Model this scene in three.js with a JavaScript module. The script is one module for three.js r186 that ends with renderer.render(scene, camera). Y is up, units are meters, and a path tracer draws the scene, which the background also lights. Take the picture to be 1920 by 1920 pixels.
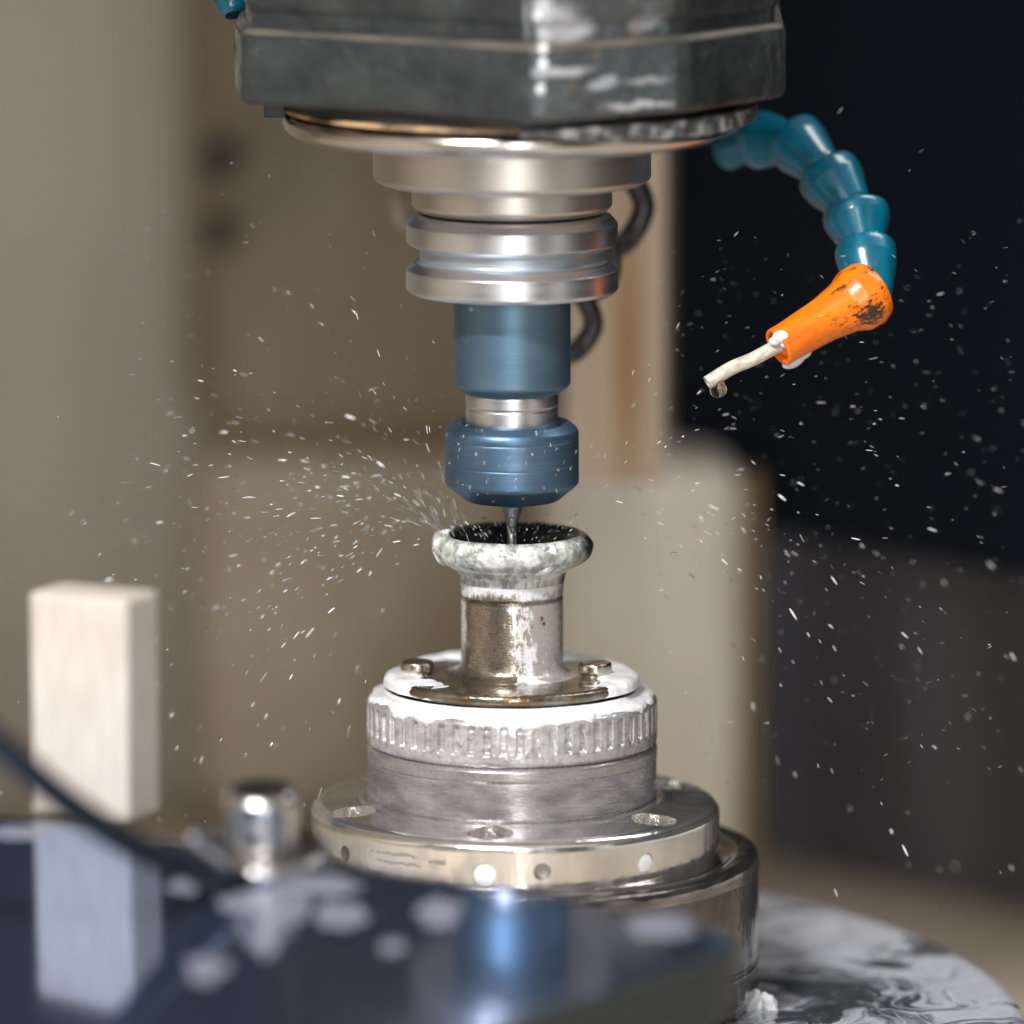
import * as THREE from 'three';
import { mergeGeometries, mergeVertices, toCreasedNormals } from 'three/addons/utils/BufferGeometryUtils.js';
import { RoundedBoxGeometry } from 'three/addons/geometries/RoundedBoxGeometry.js';
import { RectAreaLightUniformsLib } from 'three/addons/lights/RectAreaLightUniformsLib.js';
import { ImprovedNoise } from 'three/addons/math/ImprovedNoise.js';
import { Brush, Evaluator, SUBTRACTION } from 'three-bvh-csg';

// ---------------------------------------------------------------- camera, light, exposure
const scene = new THREE.Scene();
const FOV = 8, PITCH = THREE.MathUtils.degToRad(9.3), T = Math.tan(THREE.MathUtils.degToRad(FOV / 2));
const MM = 0.00016;                                  // one unit of the drawing, in metres
const D = MM * 960 / T;
const cp = Math.cos(PITCH), sp = Math.sin(PITCH);
const camera = new THREE.PerspectiveCamera(FOV, 1, 0.05, 20);
camera.position.set(0, D * sp, D * cp);
camera.lookAt(0, 0, 0);
camera.focus = D - 0.014;
camera.userData.fStop = 3.5;
scene.add(camera);
scene.background = new THREE.Color(0.68, 0.665, 0.645);   // the dim workshop in front of the machine
RectAreaLightUniformsLib.init();

const renderer = new THREE.WebGLRenderer({ antialias: true });
renderer.setSize(1024, 1024);
renderer.toneMapping = THREE.LinearToneMapping;
renderer.toneMappingExposure = 1.0;
renderer.shadowMap.enabled = true;
renderer.shadowMap.type = THREE.PCFSoftShadowMap;

// ---------------------------------------------------------------- helpers
let seed = 12345;
const rnd = () => { seed = (seed * 1664525 + 1013904223) >>> 0; return seed / 4294967296; };
const range = (a, b) => a + (b - a) * rnd();
const perlin = new ImprovedNoise();
const noise = (x, y, z = 0) => perlin.noise(x, y, z);
const fbm = (x, y, z = 0, o = 4) => { let s = 0, a = 0.5; for (let i = 0; i < o; i++) { s += a * perlin.noise(x, y, z); x = x * 2.03 + 7.1; y = y * 2.03 + 3.7; z = z * 2.03 + 1.3; a *= 0.5; } return s; };
const clamp = (x, a = 0, b = 1) => Math.min(b, Math.max(a, x));
const sstep = (a, b, x) => { const t = clamp((x - a) / (b - a)); return t * t * (3 - 2 * t); };
const lerp = (a, b, t) => a + (b - a) * t;
const mix3 = (a, b, t) => [lerp(a[0], b[0], t), lerp(a[1], b[1], t), lerp(a[2], b[2], t)];

const usedNames = {};
function numbered(name) { const n = usedNames[name] = (usedNames[name] ?? -1) + 1; return n ? `${name}_${String(n).padStart(3, '0')}` : name; }
function tag(o, label, category, group, kind) { o.userData = { ...o.userData, ...(label && { label }), ...(category && { category }), ...(group && { group }), ...(kind && { kind }) }; return o; }
function thing(name, label, category, pos = [0, 0, 0], group) { const o = new THREE.Group(); o.name = numbered(name); o.position.set(...pos); scene.add(o); return tag(o, label, category, group); }
function part(name, geo, mat, parent = scene) {
  const m = new THREE.Mesh(geo, mat); m.name = parent === scene ? numbered(name) : name; m.castShadow = m.receiveShadow = true;
  if (parent !== scene && !parent.isScene) { const p = new THREE.Vector3(); for (let q = parent; q && q !== scene; q = q.parent) p.add(q.position); m.position.copy(p.negate()); }
  parent.add(m); return m;
}
// height on the spindle axis and radius about it, from a drawing 1920 units square centred on the axis
const H = (y) => { const v = (960 - y) / 960 * T; return v * D / (cp + v * sp); };
const R = (r, y) => r / 960 * T * (D - H(y) * sp);
const fwd = new THREE.Vector3(0, -sp, -cp), upv = new THREE.Vector3(0, cp, -sp);
const ray = (x, y) => fwd.clone().addScaledVector(upv, (960 - y) / 960 * T).add(new THREE.Vector3((x - 960) / 960 * T, 0, 0));
const P = (x, y, z) => { const d = ray(x, y); return camera.position.clone().addScaledVector(d, (z - camera.position.z) / d.z); };
const G = (x, y, h) => { const d = ray(x, y); return camera.position.clone().addScaledVector(d, (h - camera.position.y) / d.y); };

// the addon compares places to a hundredth: work in millimetres
const creased = (g, a) => toCreasedNormals(g.scale(1000, 1000, 1000), a).scale(0.001, 0.001, 0.001);
// a lathe whose seam lies at the back; profile from top to bottom as [radius, height] in metres
function lathe(profile, seg = 160, smooth = 0.5, phiStart = Math.PI, phiLen = Math.PI * 2) {
  const pts = profile.map(([r, y]) => new THREE.Vector2(Math.max(r, 1e-6), y)).reverse(), g = new THREE.LatheGeometry(pts, seg, phiStart, phiLen);
  const len = [0]; for (let i = 1; i < pts.length; i++) len.push(len[i - 1] + pts[i].distanceTo(pts[i - 1]));
  const uv = g.attributes.uv; for (let i = 0; i < uv.count; i++) uv.setY(i, len[i % pts.length] / len[pts.length - 1]);   // v by length, from the bottom up
  return smooth ? creased(g, smooth) : g;
}
const prof = (list) => list.map(([r, y]) => [R(r, y), H(y)]);
// rounds the corners of a profile
function roundProfile(p, rad, n = 4) {
  const out = [p[0]];
  for (let i = 1; i < p.length - 1; i++) {
    const a = p[i - 1], b = p[i], c = p[i + 1], la = Math.hypot(a[0] - b[0], a[1] - b[1]), lc = Math.hypot(c[0] - b[0], c[1] - b[1]);
    const ra = Math.min(rad, la * 0.45), rc = Math.min(rad, lc * 0.45);
    const s = [b[0] + (a[0] - b[0]) / la * ra, b[1] + (a[1] - b[1]) / la * ra], e = [b[0] + (c[0] - b[0]) / lc * rc, b[1] + (c[1] - b[1]) / lc * rc];
    const hold = 0.25;                                 // extra points keep the flats flat where the rounding begins
    if (la > ra * 2.3) out.push([s[0] + (a[0] - b[0]) / la * ra * hold, s[1] + (a[1] - b[1]) / la * ra * hold]);
    for (let k = 0; k <= n; k++) { const t = k / n, u = 1 - t; out.push([u * u * s[0] + 2 * u * t * b[0] + t * t * e[0], u * u * s[1] + 2 * u * t * b[1] + t * t * e[1]]); }
    if (lc > rc * 2.3) out.push([e[0] + (c[0] - b[0]) / lc * rc * hold, e[1] + (c[1] - b[1]) / lc * rc * hold]);
  }
  out.push(p[p.length - 1]); return out;
}
// textures: fn(u, v) gives { c: [r, g, b] sRGB 0..1, rough, metal, bump }
function surface(w, h, fn, opts = {}, bumpScale = 0) {
  const c = new Uint8Array(w * h * 4), o = new Uint8Array(w * h * 4), b = new Uint8Array(w * h * 4);
  for (let j = 0; j < h; j++) for (let i = 0; i < w; i++) {
    const s = fn((i + 0.5) / w, (j + 0.5) / h), k = (j * w + i) * 4;
    for (let q = 0; q < 3; q++) c[k + q] = clamp(s.c[q]) * 255;
    c[k + 3] = o[k + 3] = b[k + 3] = 255;
    o[k] = 255; o[k + 1] = clamp(s.rough ?? 0.5) * 255; o[k + 2] = clamp(s.metal ?? 0) * 255;
    b[k] = b[k + 1] = b[k + 2] = clamp(s.bump ?? 0.5) * 255;
  }
  const tex = (a, srgb) => { const t = new THREE.DataTexture(a, w, h); t.magFilter = THREE.LinearFilter; t.minFilter = THREE.LinearMipmapLinearFilter; t.generateMipmaps = true; t.wrapS = t.wrapT = THREE.RepeatWrapping; if (srgb) t.colorSpace = THREE.SRGBColorSpace; t.needsUpdate = true; return t; };
  const orm = tex(o);
  const m = new THREE.MeshPhysicalMaterial({ map: tex(c, true), roughnessMap: orm, metalnessMap: orm, roughness: 1, metalness: 1, ...opts });
  if (bumpScale) { m.bumpMap = tex(b); m.bumpScale = bumpScale; }
  return m;
}
const std = (rgb, roughness, metalness = 0, o = {}) => new THREE.MeshPhysicalMaterial({ color: new THREE.Color().setRGB(...rgb), roughness, metalness, ...o });
// noise that closes round the turn: u is a fraction of a turn
const around = (u, f, v, z = 0, o = 4) => fbm(Math.cos(u * 6.28318) * f, Math.sin(u * 6.28318) * f, v + z, o);

// ---------------------------------------------------------------- lamps (out of frame: two work lights and an added fill at the back)
function unseenLamp(name, label, pos, target, w, h, nx, ny, glow, power, color) {
  const g = thing(name, label, 'lamp', pos);
  g.lookAt(...target);                                // local +z points at the target
  const box = new THREE.Mesh(new RoundedBoxGeometry(w + 0.05, h + 0.05, 0.04, 3, 0.008), std([0.05, 0.05, 0.055], 0.4, 0.5)); box.name = 'lamp_housing'; box.position.z = -0.022; g.add(box);
  const cw = w / nx, ch = h / ny;
  for (let i = 0; i < nx; i++) for (let j = 0; j < ny; j++) {
    const x = (i + 0.5) * cw - w / 2, y = (j + 0.5) * ch - h / 2, sx = nx > 1 ? cw * 0.6 : w, sy = ny > 1 ? ch * 0.6 : h;
    const m = new THREE.Mesh(new THREE.BoxGeometry(sx, sy, 0.004), new THREE.MeshStandardMaterial({ color: 0xffffff, emissive: new THREE.Color(...color), emissiveIntensity: glow, roughness: 0.5 }));
    m.name = 'diffuser'; m.position.set(x, y, 0.002); g.add(m);
    const l = new THREE.RectAreaLight(new THREE.Color(...color), power, sx, sy);
    g.updateMatrixWorld(true);
    const at = new THREE.Vector3(x, y, 0.0065).applyMatrix4(g.matrixWorld);
    l.position.copy(at); l.lookAt(at.clone().add(new THREE.Vector3(0, 0, 1).transformDirection(g.matrixWorld)));
    l.rotation.setFromRotationMatrix(new THREE.Matrix4().lookAt(at, at.clone().add(new THREE.Vector3(0, 0, 1).transformDirection(g.matrixWorld)), new THREE.Vector3(0, 1, 0)));
    scene.add(l);
  }
}
unseenLamp('unseen_lamp', 'tall diffused light panel standing in front of the machine', [0.14, 0.42, 2.5], [0, 0, 0], 0.22, 1.4, 1, 1, 5, 13, [1, 0.98, 0.96]);
unseenLamp('unseen_lamp', 'row of square leds in a bar above and left of the machine table', [-0.42, 0.95, 1.0], [0, -0.05, 0], 0.34, 0.05, 5, 1, 120, 680, [1, 0.985, 0.97]);

unseenLamp('unseen_lamp', 'short unseen strip light added overhead to brighten the back right', [0.30, 0.34, -0.06], [0.16, -0.14, -0.50], 0.30, 0.06, 1, 1, 6, 11, [1, 0.985, 0.96]);  // added lamp: lifts the cabinet, floor and panels at the back

// ---------------------------------------------------------------- setting: enclosure round the work area
const FLOOR = -0.212;
const sheet = (name, pts, mat, kind = 'structure') => {                       // a flat wall with thickness between four corners
  const [a, b, c, d] = pts, n = new THREE.Vector3().crossVectors(b.clone().sub(a), d.clone().sub(a)).normalize().multiplyScalar(-0.012);
  const v = [a, b, c, d, ...[a, b, c, d].map((p) => p.clone().add(n))], g = new THREE.BufferGeometry(), f = [], uv = [];
  const lu = a.distanceTo(b), lv = a.distanceTo(d);
  for (const q of [[0, 1, 2, 3], [5, 4, 7, 6], [1, 0, 4, 5], [2, 1, 5, 6], [3, 2, 6, 7], [0, 3, 7, 4]]) {
    for (const k of [0, 1, 2, 0, 2, 3]) { f.push(...v[q[k]].toArray()); uv.push([0, lu, lu, 0][k], [0, 0, lv, lv][k]); }
  }
  g.setAttribute('position', new THREE.Float32BufferAttribute(f, 3)); g.setAttribute('uv', new THREE.Float32BufferAttribute(uv, 2)); g.computeVertexNormals();
  const m = part(name, g, mat); if (kind) tag(m, null, null, null, kind); return m;
};
const wallMat = surface(512, 512, (u, v) => {
  const n = around(u, 0.7, v * 2, 5) + 0.25 * around(u, 4, v * 9, 2);
  return { c: mix3([0.79, 0.765, 0.715], [0.72, 0.69, 0.635], clamp(0.5 + n * 1.3)), rough: 0.55 };
});
const darkMat = surface(512, 512, (u, v) => {
  const n = around(u, 1, v * 3, 8), s = sstep(0.15, 0.4, around(u, 5, v * 3, 31));
  return { c: mix3([0.055, 0.085, 0.125], [0.085, 0.11, 0.15], clamp(0.5 + n * 1.5) * 0.7 + s * 0.3), rough: 0.8 };
}, { specularIntensity: 0.25 });
const darkMat2 = surface(512, 512, (u, v) => {
  const b = fbm(u * 9, 3.3, 1) * 1.4 + around(u, 1, v * 2, 3);
  return { c: mix3([0.33, 0.325, 0.34], [0.46, 0.465, 0.50], clamp(0.5 + b * 1.5)), rough: 0.8 };
}, { specularIntensity: 0.4 });
const floorMat = surface(512, 512, (u, v) => {
  const n = around(u, 1.5, v * 4, 12);
  return { c: mix3([0.82, 0.765, 0.69], [0.72, 0.665, 0.59], clamp(0.5 + n * 1.6)), rough: 0.5 };
});
const V = (x, y, z) => new THREE.Vector3(x, y, z);
{
  const zb = -0.62;
  sheet('back_wall', [V(-1.1, -0.6, zb), V(0.5, -0.6, zb), V(0.5, 1.3, zb), V(-1.1, 1.3, zb)], wallMat);
  sheet('left_wall', [V(-1.09, -0.6, 1.0), V(-1.09, -0.6, zb), V(-1.09, 1.3, zb), V(-1.09, 1.3, 1.0)], wallMat);
  const f = new THREE.PlaneGeometry(2.2, 2.2); f.rotateX(-Math.PI / 2);
  const fl = part('floor', f, floorMat); fl.position.set(-0.05, FLOOR - 0.002, -0.1); tag(fl, null, null, null, 'structure');
  const a = G(1405, 1585, FLOOR), b = G(1930, 1702, FLOOR), dir = b.clone().sub(a);
  const c = a.clone().addScaledVector(dir, 2.6);
  // lower dark panel behind the table, on the floor
  const split = P(1500, 905, a.z).y;
  sheet('right_wall', [a, c, V(c.x, split, c.z), V(a.x, split, a.z)], darkMat2);
  // upper dark panel hangs in front of it
  const off = V(0, 0, 0.05);
  const e = P(1250, 500, a.z + 0.05), n2 = dir.clone().normalize();
  const e2 = e.clone().addScaledVector(n2, 1.6);
  const up = tag(sheet('dark_panel', [V(e.x, split - 0.003, e.z), V(e2.x, split - 0.003, e2.z), V(e2.x, 1.3, e2.z), V(e.x, 1.3, e.z)], darkMat, null), 'black upper cover panel filling the right background', 'panel');
}
sheet('added_navy_wall', [V(-1.05, 0.2, -0.6), V(0.5, 0.2, -0.6), V(0.5, 1.29, -0.6), V(-1.05, 1.29, -0.6)], std([0.10, 0.16, 0.34], 0.6));  // unseen panel, added so that the glossy cover mirrors navy
for (const [x0, x1] of [[-1.08, -0.46], [0.40, 1.05]])      // unseen dark panels, added beside the view for the chrome to mirror
  tag(part('added_side_panel', new RoundedBoxGeometry(x1 - x0, 1.7, 0.04, 3, 0.008).translate((x0 + x1) / 2, 0.25, 1.15), std([0.05, 0.047, 0.045], 0.45)), null, null, null, 'structure');
tag(part('added_ceiling', new THREE.BoxGeometry(2.0, 0.02, 1.0).translate(-0.2, 0.42, -0.18), std([0.50, 0.485, 0.46], 0.7)), null, null, null, 'structure');  // unseen slab, added to keep overhead light off the back wall
// unseen dark block, added to shade the wall and darken the cover's reflection
{
  const shadeBlock = thing('added_shade_block', 'unseen dark block added above the milling head to shade the wall', 'machine', [0, 0.25, -0.30]);
  part('dark_block', new RoundedBoxGeometry(0.8, 0.15, 0.25, 3, 0.01).translate(0.05, 0.325, -0.32), std([0.03, 0.042, 0.075], 0.5), shadeBlock);
}
// brown upright standing in for shade behind the spindle, with two round knobs
{
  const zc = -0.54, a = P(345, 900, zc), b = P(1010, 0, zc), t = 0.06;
  const col = thing('shade_column', 'brown upright standing in for the soft shade behind the spindle, left of centre', 'column', [(a.x + b.x) / 2, FLOOR, zc]);
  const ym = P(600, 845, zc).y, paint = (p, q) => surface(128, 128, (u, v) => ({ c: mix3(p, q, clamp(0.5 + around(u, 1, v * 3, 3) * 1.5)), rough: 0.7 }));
  part('upright', new RoundedBoxGeometry(b.x - a.x, ym - FLOOR, t, 8, 0.02).translate((a.x + b.x) / 2, (FLOOR + ym) / 2, zc - t / 2 - 0.012), paint([0.79, 0.75, 0.685], [0.74, 0.69, 0.62]), col);  // lower part painted paler, so the shade ends partway down
  tag(part('casing', new RoundedBoxGeometry(b.x - a.x, 0.4, t, 8, 0.028).translate((a.x + b.x) / 2, ym + 0.195, zc - t / 2), paint([0.60, 0.555, 0.475], [0.56, 0.51, 0.43]), col), 'upper part painted darker brown for the shade towards the top');
  for (const [y, r] of [[300, 30], [438, 26]]) {
    const p = P(412, y, zc + 0.02), s = r * MM * 1.5;
    part('knob', lathe([[0.0001, 0.02], [s * 0.8, 0.02], [s, 0.012], [s, -0.01], [s * 0.6, -0.02]], 32).rotateX(Math.PI / 2).translate(p.x, p.y, p.z), std([0.01, 0.01, 0.01], 0.5), col);
  }
}
// pale pillar and pale cabinet between the spindle and the dark panels
{
  const zp = -0.24, a = P(1062, 905, zp), b = P(1249, 100, zp);
  const pil = thing('pillar', 'narrow tan upright just right of the spindle', 'pillar', [(a.x + b.x) / 2, a.y, zp]);
  const tan = surface(256, 512, (u, v) => {
    const n = around(u, 0.8, v * 3, 7), rust = Math.exp(-(((u - 0.62) / 0.16) ** 2 + ((v - 0.07) / 0.07) ** 2));
    return { c: mix3(mix3([0.76, 0.69, 0.60], [0.68, 0.61, 0.515], clamp(0.5 + n * 1.6)), [0.52, 0.34, 0.17], rust * 0.75), rough: 0.5 };
  });
  const g = new THREE.BoxGeometry(b.x - a.x, 0.62, 0.05); g.translate((a.x + b.x) / 2, a.y + 0.31, zp - 0.025);
  part('upright', g, tan, pil);
  const zc = -0.41, c = P(1010, 1620, zc), d = P(1392, 872, zc);
  const cab = thing('cabinet', 'pale beige cabinet behind the clamped workpiece, right of centre', 'cabinet', [(c.x + d.x) / 2, FLOOR, zc]);
  part('body', new RoundedBoxGeometry(d.x - c.x, d.y - FLOOR, 0.14, 4, 0.012).translate((c.x + d.x) / 2, (d.y + FLOOR) / 2, zc - 0.07), surface(256, 256, (u, v) => ({ c: mix3([0.88, 0.85, 0.79], [0.82, 0.785, 0.725], clamp(0.5 + around(u, 0.9, v * 2, 9) * 1.4)), rough: 0.45 })), cab);
  const e = P(1425, 900, zc - 0.02);
  tag(part('shaded_side_strip', new THREE.BoxGeometry(e.x - d.x - 0.0005, d.y - FLOOR - 0.006, 0.05).translate((e.x + d.x) / 2, (d.y + FLOOR) / 2 - 0.003, zc - 0.04), std([0.20, 0.125, 0.055], 0.5), cab), 'golden brown strip painted for the darker cabinet side');  // brown strip put in for the darker, reflecting side of the cabinet
}
// bent black hoses of the machine, hanging behind the spindle
function hoseLoop(label, pts, rad, z) {
  const curve = new THREE.CatmullRomCurve3(pts.map(([x, y, dz]) => P(x, y, z + (dz ?? 0))));
  const h = thing('hose', label, 'hose', curve.getPoint(0).toArray());
  part('tube', new THREE.TubeGeometry(curve, 60, rad, 16), std([0.03, 0.029, 0.028], 0.3), h);
  return h;
}
hoseLoop('thick black bent hose behind the spindle nose, upper right', [[1120, 300, -0.02], [1180, 330], [1207, 385], [1185, 440], [1120, 480, -0.02], [1060, 490, -0.03]], 0.0036, -0.085);
hoseLoop('thin black hose just right of the lower flange ring', [[1090, 420, -0.02], [1140, 440], [1153, 490], [1146, 530], [1100, 560, -0.02]], 0.0021, -0.07);
hoseLoop('black hose curling out behind the blue holder body', [[1040, 530, -0.02], [1095, 560], [1112, 610], [1085, 655], [1030, 670, -0.02]], 0.0032, -0.075);
hoseLoop('beige hose stub left of the spindle nose', [[800, 330, -0.02], [752, 365], [750, 400], [790, 430, -0.02]], 0.0026, -0.12).children[0].material = std([0.42, 0.36, 0.30], 0.5);

// ---------------------------------------------------------------- milling head
const steel = (fine = 1) => surface(256, 512, (u, v) => {
  const l = fbm(v * 60 * fine, 2.2, u * 0.5, 3);
  return { c: [0.80 + l * 0.05, 0.775 + l * 0.05, 0.75 + l * 0.05], rough: 0.40 + l * 0.10, metal: 1 };
});
const nose = steel(0.6), bright = surface(256, 512, (u, v) => { const l = fbm(v * 70, 8.2, u * 0.6, 3); return { c: [0.85 + l * 0.06, 0.85 + l * 0.06, 0.86 + l * 0.06], rough: 0.33 + l * 0.12, metal: 1 }; });
{
  const head = thing('milling_head', 'dark grey faceted milling head with chrome nose at the top', 'milling head', [0, H(164), 0]);
  const poly = [[-0.0822, 0.004], [-0.0792, 0.037], [0.0085, 0.088], [0.0515, 0.060], [0.0805, 0.020], [0.0822, -0.12], [-0.0822, -0.12]];
  // a stack of rings, each the outline moved out by an offset
  const dense = [];
  poly.forEach((p, i) => { const q = poly[(i + 1) % poly.length], a = poly[(i + poly.length - 1) % poly.length]; const L = Math.hypot(q[0] - p[0], q[1] - p[1]), La = Math.hypot(a[0] - p[0], a[1] - p[1]);
    const rr = i === 2 ? 0.006 : 0.0022, s = [p[0] + (a[0] - p[0]) / La * rr, p[1] + (a[1] - p[1]) / La * rr], e = [p[0] + (q[0] - p[0]) / L * rr, p[1] + (q[1] - p[1]) / L * rr];
    for (let k = 0; k <= 3; k++) { const t = k / 3, u = 1 - t; dense.push([u * u * s[0] + 2 * u * t * p[0] + t * t * e[0], u * u * s[1] + 2 * u * t * p[1] + t * t * e[1]]); }
    const n = Math.ceil(L / 0.004); for (let k = 1; k < n; k++) dense.push([lerp(e[0], q[0], k / n), lerp(e[1], q[1], k / n)].map((v, j) => v)); });
  function loft(rings, wob) {
    const pos = [], uv = [], idx = [], n = dense.length; let per = [0];
    for (let i = 0; i < n; i++) { const a = dense[i], b = dense[(i + 1) % n]; per.push(per[i] + Math.hypot(a[0] - b[0], a[1] - b[1])); }
    const nor = dense.map((p, i) => { const a = dense[(i + n - 1) % n], b = dense[(i + 1) % n]; const dx = b[0] - a[0], dz = b[1] - a[1], l = Math.hypot(dx, dz); return [-dz / l, dx / l]; });
    rings.forEach(([o, y]) => { for (let i = 0; i <= n; i++) { const k = i % n, p = dense[k], w = wob ? fbm(per[i] * 160, y * 160, 3) * wob : 0; pos.push(p[0] + nor[k][0] * (o + w), y, p[1] + nor[k][1] * (o + w)); uv.push(per[i], y); } });
    for (let j = 0; j < rings.length - 1; j++) for (let i = 0; i < n; i++) { const a = j * (n + 1) + i, b = a + 1, c = a + n + 1, d = c + 1; idx.push(a, b, c, b, d, c); }
    const base = pos.length / 3, [o, y] = rings[0]; pos.push(0, y, 0); uv.push(0, 0); for (let i = 0; i < n; i++) idx.push(i + 1, i, base);
    const g = new THREE.BufferGeometry(); g.setAttribute('position', new THREE.Float32BufferAttribute(pos, 3)); g.setAttribute('uv', new THREE.Float32BufferAttribute(uv, 2)); g.setIndex(idx);
    return creased(g, 0.45);
  }
  const nrm = poly; // outline runs so that its left-hand side faces out
  const wet = (u, v) => {                                               // u: metres along the outline, v: height
    const x = u, y = v;
    const blot = fbm(x * 55, y * 70, 4), fine = fbm(x * 240, y * 240, 9), grime = fbm(x * 30, y * 140, 6);
    let c = mix3([0.145, 0.162, 0.172], [0.215, 0.232, 0.236], clamp(0.5 + blot * 1.6));
    c = mix3(c, [0.36, 0.35, 0.31], clamp(fine * 1.6 - 0.22) * 0.5);
    c = mix3(c, [0.12, 0.125, 0.12], clamp(grime * 2 - 0.1) * 0.7 * sstep(0.158, 0.118, y + 0.0));
    return { c, blot, fine };
  };
  const U0 = 0.33, V0 = 0.5;
  const W = 1024, HH = 1024;
  const per = []; { let s = 0; for (let i = 0; i < poly.length; i++) { per.push(s); const a = poly[i], b = poly[(i + 1) % poly.length]; s += Math.hypot(a[0] - b[0], a[1] - b[1]); } }
  const facetA = per[2], facetB = per[3], yb = H(172);
  const SU = 0.25, SV = 0.14;
  const housing = surface(W, HH, (u, v) => {
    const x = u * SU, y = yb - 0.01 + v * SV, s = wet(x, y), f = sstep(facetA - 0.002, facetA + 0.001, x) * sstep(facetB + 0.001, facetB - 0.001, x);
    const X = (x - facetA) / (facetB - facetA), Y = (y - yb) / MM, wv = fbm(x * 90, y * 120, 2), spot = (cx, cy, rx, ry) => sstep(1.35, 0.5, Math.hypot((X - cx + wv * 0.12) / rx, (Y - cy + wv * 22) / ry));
    const glossSmear = clamp(spot(0.12, 190, 0.26, 42) + spot(0.30, 160, 0.18, 24) + spot(0.24, 92, 0.20, 11) + spot(0.78, 22, 0.28, 8) + spot(0.50, 62, 0.10, 9) * 0.8 + spot(0.80, 64, 0.16, 7) * 0.7 + spot(0.85, 170, 0.10, 18) * 0.6 + clamp(fbm(x * 70, y * 190, 2) * 2.2 - 0.35) * 0.5);
    let c = mix3(s.c, [0.40, 0.42, 0.435], f * 0.55);  // whole facet painted paler, for the light it reflects
    c = mix3(c, [0.80, 0.81, 0.83], f * glossSmear * 0.85);  // coolant smears, with the shine of the wet patches painted in
    c = mix3(c, [0.55, 0.47, 0.38], f * clamp(fbm(x * 130, y * 130, 40) * 3 - 0.6) * 0.7);
    const edge = sstep(per[1] + 0.001, per[1] - 0.0006, x);
    c = mix3(c, [0.50, 0.49, 0.46], edge * clamp(0.75 + fbm(x * 100, y * 260, 5) * 2.2));
    const chip = sstep(yb + 0.003, yb, y) * clamp(fbm(x * 200, 5, 2) * 3 + 0.1) * sstep(facetB, facetB + 0.01, x);
    c = mix3(c, [0.52, 0.45, 0.37], chip);
    const right = sstep(per[4] - 0.014, per[4] - 0.002, x) * clamp(fbm(x * 300, y * 60, 15) * 3);
    c = mix3(c, [0.42, 0.41, 0.40], right * 0.6);
    return { c, rough: lerp(0.42, 0.2, f) + s.fine * 0.2, metal: 0.15, bump: 0.5 + s.blot * 0.6 + s.fine * 0.25 + f * glossSmear * 0.3 };
  }, {}, 0.0012);
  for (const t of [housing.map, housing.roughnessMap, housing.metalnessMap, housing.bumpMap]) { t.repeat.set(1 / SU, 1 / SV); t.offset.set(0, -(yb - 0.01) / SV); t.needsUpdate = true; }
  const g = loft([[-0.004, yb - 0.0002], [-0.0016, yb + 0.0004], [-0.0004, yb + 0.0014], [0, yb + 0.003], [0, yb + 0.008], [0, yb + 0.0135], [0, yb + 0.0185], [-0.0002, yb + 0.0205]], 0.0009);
  g.computeBoundingBox();
  const ht = 960;
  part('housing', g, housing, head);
  { // drops standing on the edge between two facets
    const dm = std([0.80, 0.83, 0.86], 0.08, 0, { clearcoat: 1 });
    for (const [x, y, q] of [[1019, 92, 9], [1019, 120, 9], [1014, 168, 8], [1008, 30, 7]]) { const p = P(x, y, 0.0865); part('drop', new THREE.SphereGeometry(q * MM * 0.95, 20, 14).scale(1, 1.15, 0.6).translate(p.x, p.y, p.z), dm, head); }
  }
  const yl = H(56);          // step between the lower band and the casing above it
  part('ledge', loft([[-0.0004, yb + 0.0207], [-0.0005, yb + 0.0212], [-0.0012, yb + 0.0222], [-0.0030, yb + 0.0226]]), surface(256, 64, (u, v) => { const n = fbm(u * 40, v * 5, 3); return { c: mix3([0.42, 0.385, 0.345], [0.26, 0.255, 0.245], clamp(0.5 + n * 2)), rough: 0.4 }; }), head);  // painted paler than the housing, for the light it catches
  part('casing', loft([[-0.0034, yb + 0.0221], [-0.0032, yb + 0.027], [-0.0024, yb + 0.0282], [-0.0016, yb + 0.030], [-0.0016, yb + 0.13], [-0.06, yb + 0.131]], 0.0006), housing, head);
  // below the casing: black cylinder filling the shaded gap, foot, tan gasket, chrome cover, grey lip, nose
  part('gap_shade', lathe(prof([[424, 150], [424, 199], [400, 200], [400, 212], [380, 214]]), 96), std([0.012, 0.012, 0.013], 0.5), head);
  const fp = P(516, 203, 0.006);
  part('foot', new RoundedBoxGeometry(0.0065, 0.0075, 0.03, 2, 0.0006).translate(fp.x, fp.y + 0.0012, -0.006), std([0.02, 0.022, 0.024], 0.5), head);
  part('gasket', lathe(roundProfile(prof([[410, 194], [431, 195], [433, 203], [410, 204]]), 0.0005), 160), surface(512, 32, (u, v) => { const n = around(u, 6, v * 2, 4); return { c: mix3([0.74, 0.60, 0.45], [0.26, 0.21, 0.17], clamp(0.35 + n * 2.4)), rough: 0.5 }; }), head);
  part('cover_disc', lathe(roundProfile(prof([[405, 211], [424, 213], [430, 224], [427, 240], [408, 252], [350, 259], [262, 263], [250, 263]]), 0.002, 6), 200, 0.8), surface(128, 256, (u, v) => { const l = fbm(v * 40, 1, u, 3); return { c: [0.82 + l * 0.04, 0.80 + l * 0.04, 0.78 + l * 0.04], rough: 0.2, metal: 1 }; }), head);
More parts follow.
